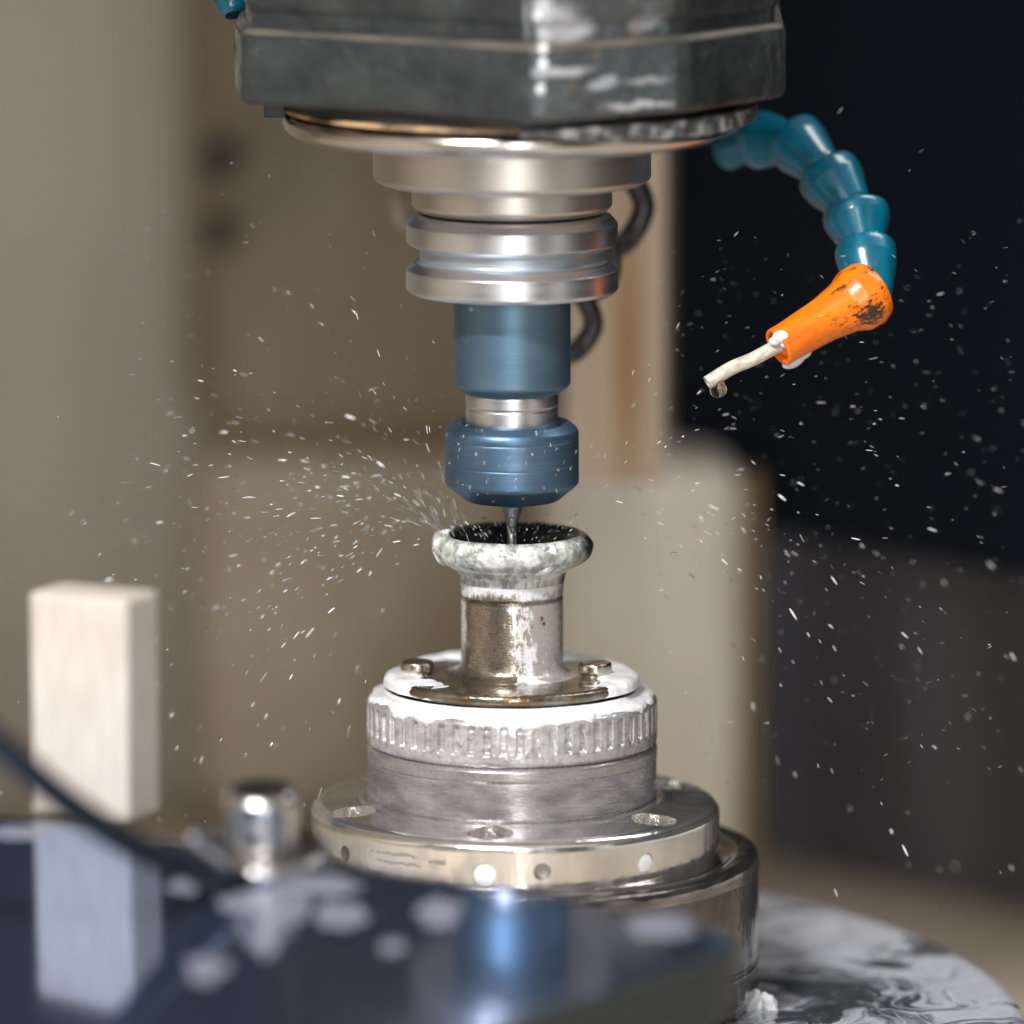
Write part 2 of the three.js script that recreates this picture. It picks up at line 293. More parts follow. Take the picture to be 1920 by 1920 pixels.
  // scuffed grey lip round the right-hand side, tapering out at the front
  {
    const nA = 140, ring = [[445, 0], [460, 0.06], [462, 0.35], [460, 0.8], [450, 0.97], [432, 1], [428, 0.6]], pos = [], uv = [], idx = [];
    for (let i = 0; i <= nA; i++) {
      const t = i / nA, th = lerp(0.035, 1.75, t), tp = sstep(0, 0.25, t), w = fbm(t * 18, 2) * 4;
      ring.forEach(([r, k], j) => { const y = 188 + 8 * (1 - tp) + k * lerp(13, 36, tp) + (k > 0.5 ? w : 0), rr = R(lerp(436 + (r - 436) * 0.5, r, tp), y); pos.push(rr * Math.sin(th), H(y), rr * Math.cos(th)); uv.push(t, j / ring.length); });
    }
    const m = ring.length;
    for (let i = 0; i < nA; i++) for (let j = 0; j < m; j++) { const a = i * m + j, b = i * m + (j + 1) % m, c = a + m, d = b + m; idx.push(a, b, c, b, d, c); }
    for (const e of [0, nA * m]) for (let j = 1; j < m - 1; j++) idx.push(e, e + j, e + j + 1);
    const lg = new THREE.BufferGeometry(); lg.setAttribute('position', new THREE.Float32BufferAttribute(pos, 3)); lg.setAttribute('uv', new THREE.Float32BufferAttribute(uv, 2)); lg.setIndex(idx);
    tag(part('cover_lip', creased(lg, 0.7), surface(1024, 64, (u, v) => { const n = fbm(u * 22, v * 3, 5), f = fbm(u * 90, v * 9, 2); let c = mix3([0.33, 0.34, 0.345], [0.80, 0.82, 0.84], clamp(n * 3 + 0.30) * sstep(0.8, 0.55, u)); c = mix3(c, [0.62, 0.50, 0.42], clamp(f * 3 - 0.3) * 0.8); return { c, rough: 0.32, metal: 0.2, bump: 0.5 + f }; }, {}, 0.0004), head), 'scuffed grey lip on the right side of the chrome cover');
  }
  part('nose_disc', lathe(roundProfile(prof([[250, 262], [261, 266], [261, 332], [246, 342], [188, 343]]), 0.0008), 200), nose, head);
  part('nose_end', lathe(roundProfile(prof([[187, 343], [188, 348], [188, 384], [176, 395], [165, 396]]), 0.0008), 200), nose, head);
}

// ---------------------------------------------------------------- tool holder with collet nut
const oxide = surface(256, 512, (u, v) => { const l = fbm(v * 55, 5.2, u * 0.4, 3), m = around(u, 1, v * 4, 6); return { c: mix3([0.43, 0.535, 0.615], [0.37, 0.475, 0.555], clamp(0.5 + m + l * 0.4)), rough: 0.48 + l * 0.1, metal: 0.9 }; });
const nutMat = surface(256, 512, (u, v) => { const l = fbm(v * 70, 9.2, u * 0.4, 3), m = around(u, 1, v * 4, 16); return { c: mix3([0.42, 0.53, 0.635], [0.345, 0.45, 0.55], clamp(0.5 + m + l * 0.5)), rough: 0.44 + l * 0.12, metal: 0.9 }; });
{
  const th = thing('tool_holder', 'blue and silver collet tool holder under the milling head', 'tool holder', [0, H(396), 0]);
  part('flange_ring', lathe(roundProfile(prof([[150, 397], [178, 399], [187, 404], [198.5, 418], [199, 453], [174, 467]]), 0.00022, 3), 220), bright, th);
  part('groove', lathe(roundProfile(prof([[173, 466], [173, 484], [181, 491]]), 0.0004), 200), surface(64, 128, (u, v) => { const l = fbm(v * 30, 1, u, 2); return { c: [0.72 + l * 0.1, 0.77 + l * 0.1, 0.81 + l * 0.1], rough: 0.45, metal: 0.9 }; }), th);
  part('flange_ring', lathe(roundProfile(prof([[180, 489], [184, 491], [198.5, 504], [199, 540], [192, 547], [110, 548]]), 0.00022, 3), 220), bright, th);
  part('body', lathe(roundProfile(prof([[109, 547], [110, 550], [110, 720], [88, 737], [80, 738]]), 0.0008), 200), oxide, th);
  part('neck', lathe(roundProfile(prof([[86, 736], [87, 740], [87, 758], [85.5, 760], [85.5, 763], [86.5, 765], [86.5, 820]]), 0.0002), 200), bright, th);
  part('collet_nut', lathe(roundProfile(prof([[91, 812], [91, 797], [101, 791], [108, 790], [123, 803], [125.5, 811], [125, 819], [124.2, 820.5], [125.5, 822], [125.5, 866], [124.6, 867.5], [125.5, 869], [125.5, 904], [121, 909], [92, 933], [86, 937], [20, 939]]), 0.0006), 220), nutMat, th);
}
// cutter
{
  const m = thing('end_mill', 'thin steel milling cutter with conical shank under the collet nut', 'cutter', [0, H(1025), 0]);
  const g = lathe(roundProfile(prof([[21, 934], [21, 946], [19, 955], [18.4, 956], [18, 958], [16.2, 964], [15.6, 965], [15.2, 967], [11, 980], [9, 984], [9, 990]]), 0.0002), 80);
  part('shank', g, surface(64, 256, (u, v) => { const l = Math.sin(v * 210) * 0.5 + fbm(v * 60, 1, u); return { c: [0.84 + l * 0.12, 0.84 + l * 0.12, 0.83 + l * 0.12], rough: 0.34, metal: 1, bump: 0.5 + l * 0.4 }; }, {}, 0.0003), m);
  // fluted tip
  const fl = new THREE.CylinderGeometry(R(9, 985), R(8.4, 1035), H(985) - H(1035), 48, 60); fl.translate(0, (H(985) + H(1035)) / 2, 0);
  const p = fl.attributes.position; for (let i = 0; i < p.count; i++) { const x = p.getX(i), y = p.getY(i), z = p.getZ(i), a = Math.atan2(x, z), q = 1 - 0.14 * Math.max(0, Math.sin(2 * (a + y * 350))) ** 2; p.setX(i, x * q); p.setZ(i, z * q); }
  fl.computeVertexNormals();
  part('flute', fl, std([0.80, 0.79, 0.76], 0.35, 1), m);
}

// ---------------------------------------------------------------- workpiece: flanged tube with a thick rolled rim
// a coat of foam over a turned profile: thickness(theta, s) in metres, negative where there is none
function coat(profile, nT, th0, th1, thick, smooth = true) {
  const pos = [], uv = [], idx = [], len = [0];
  for (let i = 1; i < profile.length; i++) len.push(len[i - 1] + Math.hypot(profile[i][0] - profile[i - 1][0], profile[i][1] - profile[i - 1][1]));
  const L = len[len.length - 1], nS = Math.max(24, Math.ceil(L / 0.0005)), at = (s) => { let i = 1; while (i < profile.length - 1 && len[i] < s) i++; const t = (s - len[i - 1]) / (len[i] - len[i - 1] || 1); return [lerp(profile[i - 1][0], profile[i][0], t), lerp(profile[i - 1][1], profile[i][1], t)]; };
  for (let j = 0; j <= nS; j++) {
    const s = L * j / nS, e = L * 0.02, a = at(Math.max(0, s - e)), b = at(Math.min(L, s + e)), c = at(s), dl = Math.hypot(b[0] - a[0], b[1] - a[1]) || 1, n = [-(b[1] - a[1]) / dl, (b[0] - a[0]) / dl];
    for (let i = 0; i <= nT; i++) { const th = lerp(th0, th1, i / nT), t = thick(th, j / nS, c); const r = c[0] + n[0] * t, y = c[1] + n[1] * t; pos.push(r * Math.sin(th), y, r * Math.cos(th)); uv.push(th * c[0], s); }
  }
  for (let j = 0; j < nS; j++) for (let i = 0; i < nT; i++) { const a = j * (nT + 1) + i, b = a + 1, c = a + nT + 1, d = c + 1; idx.push(a, c, b, b, c, d); }
  const g = new THREE.BufferGeometry(); g.setAttribute('position', new THREE.Float32BufferAttribute(pos, 3)); g.setAttribute('uv', new THREE.Float32BufferAttribute(uv, 2)); g.setIndex(idx); g.computeVertexNormals();
  return g;
}
const foamMat = surface(512, 512, (u, v) => { const n = around(u, 6, v * 20, 2), f = around(u, 26, v * 90, 5, 2); return { c: mix3([0.955, 0.96, 0.97], [0.90, 0.905, 0.92], clamp(0.35 + n * 1.4)), rough: 0.3 + f * 0.2, bump: 0.5 + n * 0.5 + f * 0.3 }; }, { clearcoat: 0.35, clearcoatRoughness: 0.15 }, 0.00018);
for (const t of [foamMat.map, foamMat.roughnessMap, foamMat.metalnessMap, foamMat.bumpMap]) t.repeat.set(25, 25);
const rimProfile = roundProfile(prof([[60, 1046], [96, 1038], [106, 1018], [114, 1004], [128, 998], [143, 1002], [152, 1016], [152, 1030], [145, 1045], [128, 1056], [110, 1064], [101, 1074], [98, 1088]]), 0.0022, 6);
const neckProfile = roundProfile(prof([[98, 1086], [96.5, 1100], [96, 1112], [95.2, 1114], [95.2, 1117], [96, 1119], [96, 1238], [99, 1250], [108, 1258], [126, 1262]]), 0.001, 4);
const baseProfile = roundProfile(prof([[110, 1262], [226, 1262], [234, 1266], [235, 1278], [229, 1284], [200, 1286]]), 0.0009, 4);
{
  const w = thing('flanged_workpiece', 'foam covered metal tube with thick rolled rim under the cutter', 'workpiece', [0, H(1286), 0]);
  const rg = new THREE.LatheGeometry(rimProfile.map(([r, y]) => new THREE.Vector2(r, y)).reverse(), 360, Math.PI);
  { const p = rg.attributes.position; for (let i = 0; i < p.count; i++) { const x = p.getX(i), y = p.getY(i), z = p.getZ(i), r = Math.hypot(x, z), k = sstep(0.0155, 0.02, r), d = k * (fbm(x * 130, y * 200, z * 130) * 0.0010 + fbm(x * 420, y * 600, z * 420, 3) * 0.0002); p.setXYZ(i, x * (1 + d / r), y + d * 0.6, z * (1 + d / r)); } rg.computeVertexNormals(); }
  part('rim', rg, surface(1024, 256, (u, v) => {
    const n = around(u, 3, v * 4, 3), m = around(u, 9, v * 9, 13), f = around(u, 30, v * 26, 23, 3), a = (u - 0.5) * 6.283;
    let c = mix3([0.56, 0.58, 0.55], [0.90, 0.91, 0.90], clamp(0.52 + n * 2.0 + m * 1.8));
    c = mix3(c, [0.50, 0.56, 0.43], clamp(m * 2.5 - 0.15) * 0.3); c = mix3(c, [0.30, 0.31, 0.30], clamp(f * 2.0 - 0.25) * 0.3);
    const dark = sstep(0.75, 1.5, a) + sstep(1.7, 2.3, Math.abs(a)) + sstep(0.66, 0.74, v) * 1.0;  // shade painted on the right side, back and inside of the rim
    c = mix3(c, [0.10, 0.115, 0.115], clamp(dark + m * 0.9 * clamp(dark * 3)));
    return { c, rough: 0.24 + f * 0.3, metal: 0.1, bump: 0.5 + f * 0.4 + m * 0.5 };
  }, { clearcoat: 0.6, clearcoatRoughness: 0.08 }, 0.0003), w);
  part('tube', lathe(neckProfile, 220, 0.7), surface(1024, 512, (u, v) => {
    const n = around(u, 5, v * 5, 33), f = around(u, 9, v * 60, 3, 3), g = around(u, 30, v * 12, 13, 2), a = (u - 0.5) * 6.283;
    let c = mix3([0.66, 0.62, 0.57], [0.53, 0.485, 0.435], clamp(0.5 + n * 1.2 + g * 0.5));
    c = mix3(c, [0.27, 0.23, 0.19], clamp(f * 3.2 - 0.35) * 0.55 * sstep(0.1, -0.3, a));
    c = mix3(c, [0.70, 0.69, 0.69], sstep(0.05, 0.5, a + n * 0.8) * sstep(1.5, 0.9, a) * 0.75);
    for (const [sa, sv, r] of [[0.22, 0.70, 0.05], [0.26, 0.66, 0.03], [0.62, 0.69, 0.05], [0.66, 0.64, 0.04], [0.4, 0.62, 0.02]]) c = mix3(c, [0.36, 0.17, 0.07], clamp(1.2 - Math.hypot((a - sa), (v - sv) * 1.6) / r + f * 3) * 0.85);
    const sd = 1 - v, cen = 0.03 + sd * 0.36, wid = 0.11 + sd * 0.10, e2 = around(u, 5, v * 6, 55) * 0.6 + around(u, 16, v * 12, 65) * 0.3 + f * 0.12;
    const film = clamp(sstep(wid + 0.12, wid - 0.12, Math.abs(a - cen + e2)) * sstep(0.08, 0.2, sd) + sstep(0.17 + e2 * 0.3, 0.06 + e2 * 0.3, sd) * sstep(1.5, 0.8, Math.abs(a + 0.1)) + sstep(0.3, 0.05, Math.abs(a + 1.3 + e2 * 0.4)) * sstep(0.85, 0.5, sd) * 0.8);
    c = mix3(c, [0.90, 0.90, 0.915], film * clamp(0.92 + g * 0.5));
    c = mix3(c, [0.22, 0.19, 0.16], sstep(0.80, 0.84, v) * sstep(0.88, 0.85, v) * 0.6);
    return { c, rough: 0.27 + f * 0.25 + clamp(n) * 0.2, metal: lerp(0.9, 0.25, sstep(0.05, 0.4, a)) * (1 - film * 0.9), bump: 0.5 + f * 0.5 * (1 - film) + g * 0.2 + film * 0.8 };
  }, { clearcoat: 0.5, clearcoatRoughness: 0.1 }, 0.00012), w);
  part('base_flange', lathe(baseProfile, 240), surface(1024, 256, (u, v) => {
    const n = around(u, 4, v * 3, 63), f = around(u, 22, v * 14, 3, 3), a = (u - 0.5) * 6.283, front = sstep(1.5, 0.6, Math.abs(a));
    let c = mix3([0.60, 0.585, 0.56], [0.46, 0.435, 0.40], clamp(0.5 + n * 1.6)); c = mix3(c, [0.44, 0.35, 0.24], front * clamp(0.45 + n * 2));
    return { c, rough: 0.2 + clamp(f) * 0.3, metal: 0.75, bump: 0.5 + f * 0.3 + n * 0.3 };
  }, { clearcoat: 0.8, clearcoatRoughness: 0.05 }, 0.0004), w);
  for (const [px, dz, label] of [[782, 0.0015, null], [1116, 0.0035, null]]) {
    const x = (px - 960) * MM, yt = H(1262), r = 0.0050;
    const cyl = new Brush(lathe(roundProfile([[0.0001, 0.0040], [r - 0.0004, 0.0040], [r, 0.0034], [r, 0.0012], [r - 0.0006, 0.0006], [r - 0.0010, -0.001], [0.0001, -0.001]], 0.0004), 64, 0.6).translate(x, yt, dz));
    const s = part('screw', cyl.geometry, std([0.55, 0.50, 0.44], 0.2, 1), w);
    const slot = new THREE.BoxGeometry(0.0085, 0.0002, 0.0010).rotateY(px < 960 ? 0.2 : 0.9).translate(x, yt + 0.00395, dz);
    const q = new THREE.Mesh(slot, std([0.03, 0.028, 0.025], 0.4)); q.name = 'slot'; s.add(q);
  }
}
// ---------------------------------------------------------------- knurled clamping ring on its round body
const ringTop = 1298, ringProfile = roundProfile(prof([[232, 1297], [250, 1298], [266, 1303], [272, 1311], [272, 1380], [269, 1388]]), 0.0012, 4);
{
  const c = thing('clamping_chuck', 'round chuck with grooved clamping ring below the workpiece flange', 'chuck', [0, H(1492), 0]);
  const nT = 1120, flutes = 56, yTop = H(1317), yBot = H(1381), prf = [[150, 1296.5], [240, 1297], [255, 1298.5], [266, 1303], [271, 1309], [272, 1314], [272, 1318]];
  for (let y = 1320; y <= 1378; y += 2) prf.push([272, y]);
  prf.push([272, 1380], [271, 1384], [268, 1388], [200, 1389]);
  const pts = prof(prf), pos = [], uv = [], idx = [];
  pts.forEach(([r, y], j) => { for (let i = 0; i <= nT; i++) {
    const a = Math.PI + i / nT * Math.PI * 2, py = prf[j][1], s = Math.abs(((a / (Math.PI * 2) * flutes) % 1 + 1) % 1 - 0.5) * 2;
    const along = sstep(1313, 1318, py) * sstep(1368, 1360, py), thd = ((a + Math.PI) % (Math.PI * 2)) - Math.PI;
    const fill = 0.22 + 0.78 * sstep(-0.25, 0.15, Math.abs(thd - 0.15) - 0.35 + fbm(a * 6, py * 0.05, 2) * 0.8);
    const d = j > 3 && j < pts.length - 1 ? along * sstep(0.52, 0.30, s) * 0.0013 * fill : 0, wob = j > 1 && j < pts.length - 1 ? fbm(Math.sin(a) * 8, Math.cos(a) * 8, y * 120) * 0.0004 : 0;
    pos.push((r - d + wob) * Math.sin(a), y, (r - d + wob) * Math.cos(a)); uv.push(i / nT, j / pts.length);
  } });
  for (let j = 0; j < pts.length - 1; j++) for (let i = 0; i < nT; i++) { const a = j * (nT + 1) + i, b = a + 1, e = a + nT + 1, d = e + 1; idx.push(a, e, b, b, e, d); }
  const g = new THREE.BufferGeometry(); g.setAttribute('position', new THREE.Float32BufferAttribute(pos, 3)); g.setAttribute('uv', new THREE.Float32BufferAttribute(uv, 2)); g.setIndex(idx); g.computeVertexNormals();
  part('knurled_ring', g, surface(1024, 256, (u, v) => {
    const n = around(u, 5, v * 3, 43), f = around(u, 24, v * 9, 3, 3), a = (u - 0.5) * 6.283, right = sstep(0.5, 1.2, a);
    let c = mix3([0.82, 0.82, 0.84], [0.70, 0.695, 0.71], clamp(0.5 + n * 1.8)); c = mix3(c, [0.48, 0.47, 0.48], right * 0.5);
    c = mix3(c, [0.50, 0.44, 0.39], clamp(f * 3 - 0.2) * 0.5);
    return { c, rough: 0.28 + f * 0.25, metal: 0.45, bump: 0.5 + f * 0.3 + n * 0.5 };
  }, { clearcoat: 0.6, clearcoatRoughness: 0.1 }, 0.0003), c);
  part('chuck_body', lathe(roundProfile(prof([[262, 1388], [268, 1392], [272, 1396], [272, 1414], [270, 1417], [270.5, 1420], [271, 1484], [267, 1492], [230, 1493]]), 0.0006), 240), surface(1024, 512, (u, v) => {
    const n = around(u, 4, v * 6, 73), f = around(u, 8, v * 110, 3, 3), h = around(u, 40, v * 30, 9, 2);
    let c = mix3([0.70, 0.695, 0.715], [0.52, 0.51, 0.53], clamp(0.5 + n * 1.5 + f * 1.2)); c = mix3(c, [0.72, 0.70, 0.68], sstep(0.72, 0.76, v) * 0.5);
    return { c, rough: 0.28 + f * 0.3 + h * 0.2, metal: 0.65, bump: 0.5 + f * 0.5 + n * 0.4 };
  }, { clearcoat: 0.5, clearcoatRoughness: 0.12 }, 0.00012), c);
}
// ---------------------------------------------------------------- chrome fixture flange with bored holes
const chromeWet = (seedv, tintA, tintB, film = 0.9) => surface(1024, 512, (u, v) => {
  const n = around(u, 4, v * 3, seedv), f = around(u, 14, v * 16, seedv + 3, 3), b = around(u, 3, v * 40, seedv + 6, 3);
  let c = mix3(tintA, tintB, clamp(0.45 + n * 1.7 + b * 0.4)); return { c, rough: 0.1 + clamp(0.5 + f * 1.6) * 0.13, metal: film, bump: 0.5 + n * 0.6 + f * 0.2 };
}, { clearcoat: 0.3, clearcoatRoughness: 0.04 }, 0.00035);
{
  const fx = thing('fixture_flange', 'polished round flange with bored holes under the chuck', 'flange', [0, H(1613), 0]);
  const cx = 6 * MM, evl = new Evaluator(); evl.attributes = ['position', 'normal', 'uv'];
  const lg = lathe(roundProfile(prof([[0.01, 1489], [284, 1490], [296, 1494], [362, 1499], [374, 1503], [382, 1513], [383, 1520], [383, 1604], [378, 1612], [0.01, 1613]]), 0.0009), 200, 0.6).translate(cx, 0, 0);
  lg.clearGroups();
  let b = new Brush(lg); b.updateMatrixWorld();
  const cut = (geo) => { geo.clearGroups(); const k = new Brush(geo); k.updateMatrixWorld(); b = evl.evaluate(b, k, SUBTRACTION); b.geometry.clearGroups(); };
  const R0 = R(326, 1500);
  const bores = [-67, -8, 52, 112, 172, 232].map((d) => THREE.MathUtils.degToRad(d));
  for (const a of bores) cut(new THREE.CylinderGeometry(0.0072, 0.0062, 0.012, 40).translate(cx + R0 * Math.sin(a), H(1499) - 0.0005, R0 * Math.cos(a)));
  const sides = [-55, -8.4, 7.4, 38.6, 88, 150, 210, 262].map((d) => THREE.MathUtils.degToRad(d)), rs = [0.0024, 0.0036, 0.0026, 0.0030, 0.0026, 0.0026, 0.0026, 0.0026], Rf = R(383, 1560);
  sides.forEach((a, i) => cut(new THREE.CylinderGeometry(rs[i], rs[i], 0.014, 32).rotateX(Math.PI / 2).rotateY(a).translate(cx + Rf * Math.sin(a), H(i === 1 ? 1561 : 1555), Rf * Math.cos(a))));
  const chrome = chromeWet(21, [0.95, 0.94, 0.925], [0.86, 0.845, 0.82], 0.92);
  part('flange_disc', b.geometry, chrome, fx);
  for (const a of bores) part('recessed_screw', lathe(roundProfile([[0.0002, 0.0000], [0.0020, 0.0000], [0.0024, 0.0022], [0.0046, 0.0024], [0.0050, 0.0018], [0.0050, -0.003]], 0.0003), 40).translate(cx + R0 * Math.sin(a), H(1499) - 0.0055, R0 * Math.cos(a)), std([0.12, 0.11, 0.12], 0.3, 1), fx);
  for (const i of [1, 3]) { const a = sides[i], q = Rf - 0.0006;  // white discs put in for the bright highlight at these holes
    tag(part('glint_disc', new THREE.SphereGeometry(rs[i] * 0.97, 32, 16, 0, Math.PI * 2, 0, Math.PI / 2).scale(1, 0.14, 1).rotateX(Math.PI / 2).rotateY(a).translate(cx + q * Math.sin(a), H(i === 1 ? 1561 : 1555), q * Math.cos(a)), std([0.82, 0.82, 0.83], 0.3), fx), 'white disc standing for a bright highlight over a side hole'); }
  for (const i of [0, 2]) { const a = sides[i], q = Rf - 0.0052; part('set_screw', new THREE.CylinderGeometry(rs[i] * 0.98, rs[i] * 0.98, 0.003, 24).rotateX(Math.PI / 2).rotateY(a).translate(cx + q * Math.sin(a), H(1555), q * Math.cos(a)), std([0.35, 0.33, 0.30], 0.3, 1), fx); }
  // worn, unreadable etched marks on the front of the flange
  const marks = std([0.52, 0.50, 0.47], 0.35, 0.7);
  const etch = []; for (const [d0, n, h, yy] of [[-43, 9, 0.0011, 1536], [-40, 8, 0.0009, 1552], [-24, 3, 0.0014, 1543]]) for (let i = 0; i < n; i++) { const a = THREE.MathUtils.degToRad(d0 + i * 1.75 + range(-0.3, 0.3)), ww = range(0.0012, 0.0024); etch.push(new THREE.BoxGeometry(ww, h * range(0.6, 1.2), 0.0003).rotateY(a).translate(cx + Rf * Math.sin(a), H(yy + range(-1.5, 1.5)), Rf * Math.cos(a))); }
  tag(part('etched_mark', mergeGeometries(etch), marks, fx), 'worn unreadable etched marks', null, null, 'stuff');
}
// ---------------------------------------------------------------- dark round base under the flange
{
  const bs = thing('round_base', 'dark polished steel drum under the fixture flange', 'base', [0, H(1868), 0]);
  part('base_top', lathe(roundProfile(prof([[330, 1606], [380, 1606], [402, 1602], [418, 1592], [446, 1590], [459, 1594], [463, 1604], [463, 1622]]), 0.0011), 240, 0.7), chromeWet(71, [0.60, 0.575, 0.57], [0.42, 0.395, 0.395]), bs);
  part('drum', lathe(roundProfile(prof([[462, 1622], [462.5, 1700], [462, 1784], [460, 1787], [460, 1790], [463, 1793], [463, 1842], [450, 1870]]), 0.0008), 240), surface(1024, 512, (u, v) => {
    const n = around(u, 5, v * 2, 91), f = around(u, 20, v * 5, 4, 3), a = (u - 0.5) * 6.283;
    let c = mix3([0.44, 0.42, 0.415], [0.27, 0.255, 0.25], clamp(0.5 + n * 1.8)); c = mix3(c, [0.75, 0.75, 0.77], clamp(f * 4 - 0.5) * sstep(0.7, 0.35, v) * 0.8);
    return { c, rough: 0.16 + clamp(f) * 0.3, metal: 0.9, bump: 0.5 + n * 0.4 + f * 0.4 };
  }, { clearcoat: 0.5, clearcoatRoughness: 0.05 }, 0.0006), bs);
}
// ---------------------------------------------------------------- rotary table, flooded with milky coolant
{
  const yt = H(1872), a = [1425, 1668], b = [1750, 1760], c = [1915, 1878];
  const [pa, pb, pc] = [a, b, c].map(([x, y]) => G(x, y, yt));
  // circle through the three edge points
  const ax = pa.x, az = pa.z, bx = pb.x, bz = pb.z, c2x = pc.x, c2z = pc.z, dd = 2 * (ax * (bz - c2z) + bx * (c2z - az) + c2x * (az - bz));
  const ux = ((ax * ax + az * az) * (bz - c2z) + (bx * bx + bz * bz) * (c2z - az) + (c2x * c2x + c2z * c2z) * (az - bz)) / dd;
  const uz = ((ax * ax + az * az) * (c2x - bx) + (bx * bx + bz * bz) * (ax - c2x) + (c2x * c2x + c2z * c2z) * (bx - ax)) / dd;
  const rad = Math.hypot(ax - ux, az - uz);
  const t = thing('rotary_table', 'round dark machine table streaked with white coolant, bottom right', 'machine table', [ux, yt - 0.03, uz]);
  const S = 0.36;
  const swirl = surface(1536, 1536, (u, v) => {
    let x = u * S, z = v * S;
    const w1 = fbm(x * 14, z * 14, 3, 3) * 0.085, w2 = fbm(x * 14 + 9, z * 14 + 4, 8, 3) * 0.085;
    const X = x + w1, Z = z + w2, w3 = fbm(X * 40, Z * 40, 5, 3) * 0.03, w4 = fbm(X * 40 + 5, Z * 40, 15, 3) * 0.03;
    const q = fbm((X + w3) * 30, (Z + w4) * 62, 2, 5), thin = fbm((X + w3 * 1.5) * 90, (Z + w4 * 1.5) * 170, 12, 4);
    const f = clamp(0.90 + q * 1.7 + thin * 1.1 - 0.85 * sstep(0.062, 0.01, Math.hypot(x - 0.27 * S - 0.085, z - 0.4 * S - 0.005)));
    return { c: mix3(mix3([0.24, 0.25, 0.27], [0.82, 0.83, 0.865], sstep(0, 1, f)), [0.58, 0.59, 0.62], 0.35 * clamp(0.5 + fbm((X + w3) * 200, (Z + w4) * 420, 7, 3) * 2)), rough: lerp(0.10, 0.32, f), metal: 0, bump: f * 0.6 };
  }, { clearcoat: 0.6, clearcoatRoughness: 0.06 }, 0.0006);
  const top = lathe(roundProfile([[0.0001, yt], [rad - 0.004, yt], [rad - 0.001, yt - 0.001], [rad, yt - 0.004]], 0.0008), 300, 0.5).translate(ux, 0, uz);
  { const p = top.attributes.position, q = top.attributes.uv; for (let i = 0; i < p.count; i++) q.setXY(i, p.getX(i) / S + 0.27, p.getZ(i) / S + 0.4); }
  part('table_top', top, swirl, t);
  part('table_edge', lathe([[rad, yt - 0.004], [rad, yt - 0.028], [rad - 0.004, yt - 0.03], [0.0001, yt - 0.03]], 200, 0.5).translate(ux, 0, uz), std([0.03, 0.035, 0.045], 0.25, 0.3), t);
  // foam clots at the foot of the drum
  const cl = []; for (const [x, y, s, tilt] of [[1438, 1852, 17, 0.5], [1404, 1866, 20, -0.7], [1386, 1884, 17, -0.6], [1420, 1866, 12, 0]]) { const p = G(x, y + 8, yt), g = new THREE.SphereGeometry(1, 32, 24), q = g.attributes.position; for (let i = 0; i < q.count; i++) { const k = 1 + fbm(q.getX(i) * 1.3 + x, q.getY(i) * 1.3, q.getZ(i) * 1.3) * 0.7; q.setXYZ(i, q.getX(i) * k, q.getY(i) * k, q.getZ(i) * k); } g.computeVertexNormals(); cl.push(g.scale(s * MM * 0.8, s * MM * 1.35, s * MM * 0.7).rotateZ(tilt).translate(p.x, yt + s * MM * 0.6, Math.max(p.z, 0.015))); }
  tag(part('coolant_foam', mergeGeometries(cl), foamMat), 'clots of white foam at the foot of the dark drum', 'foam', null, 'stuff');
}
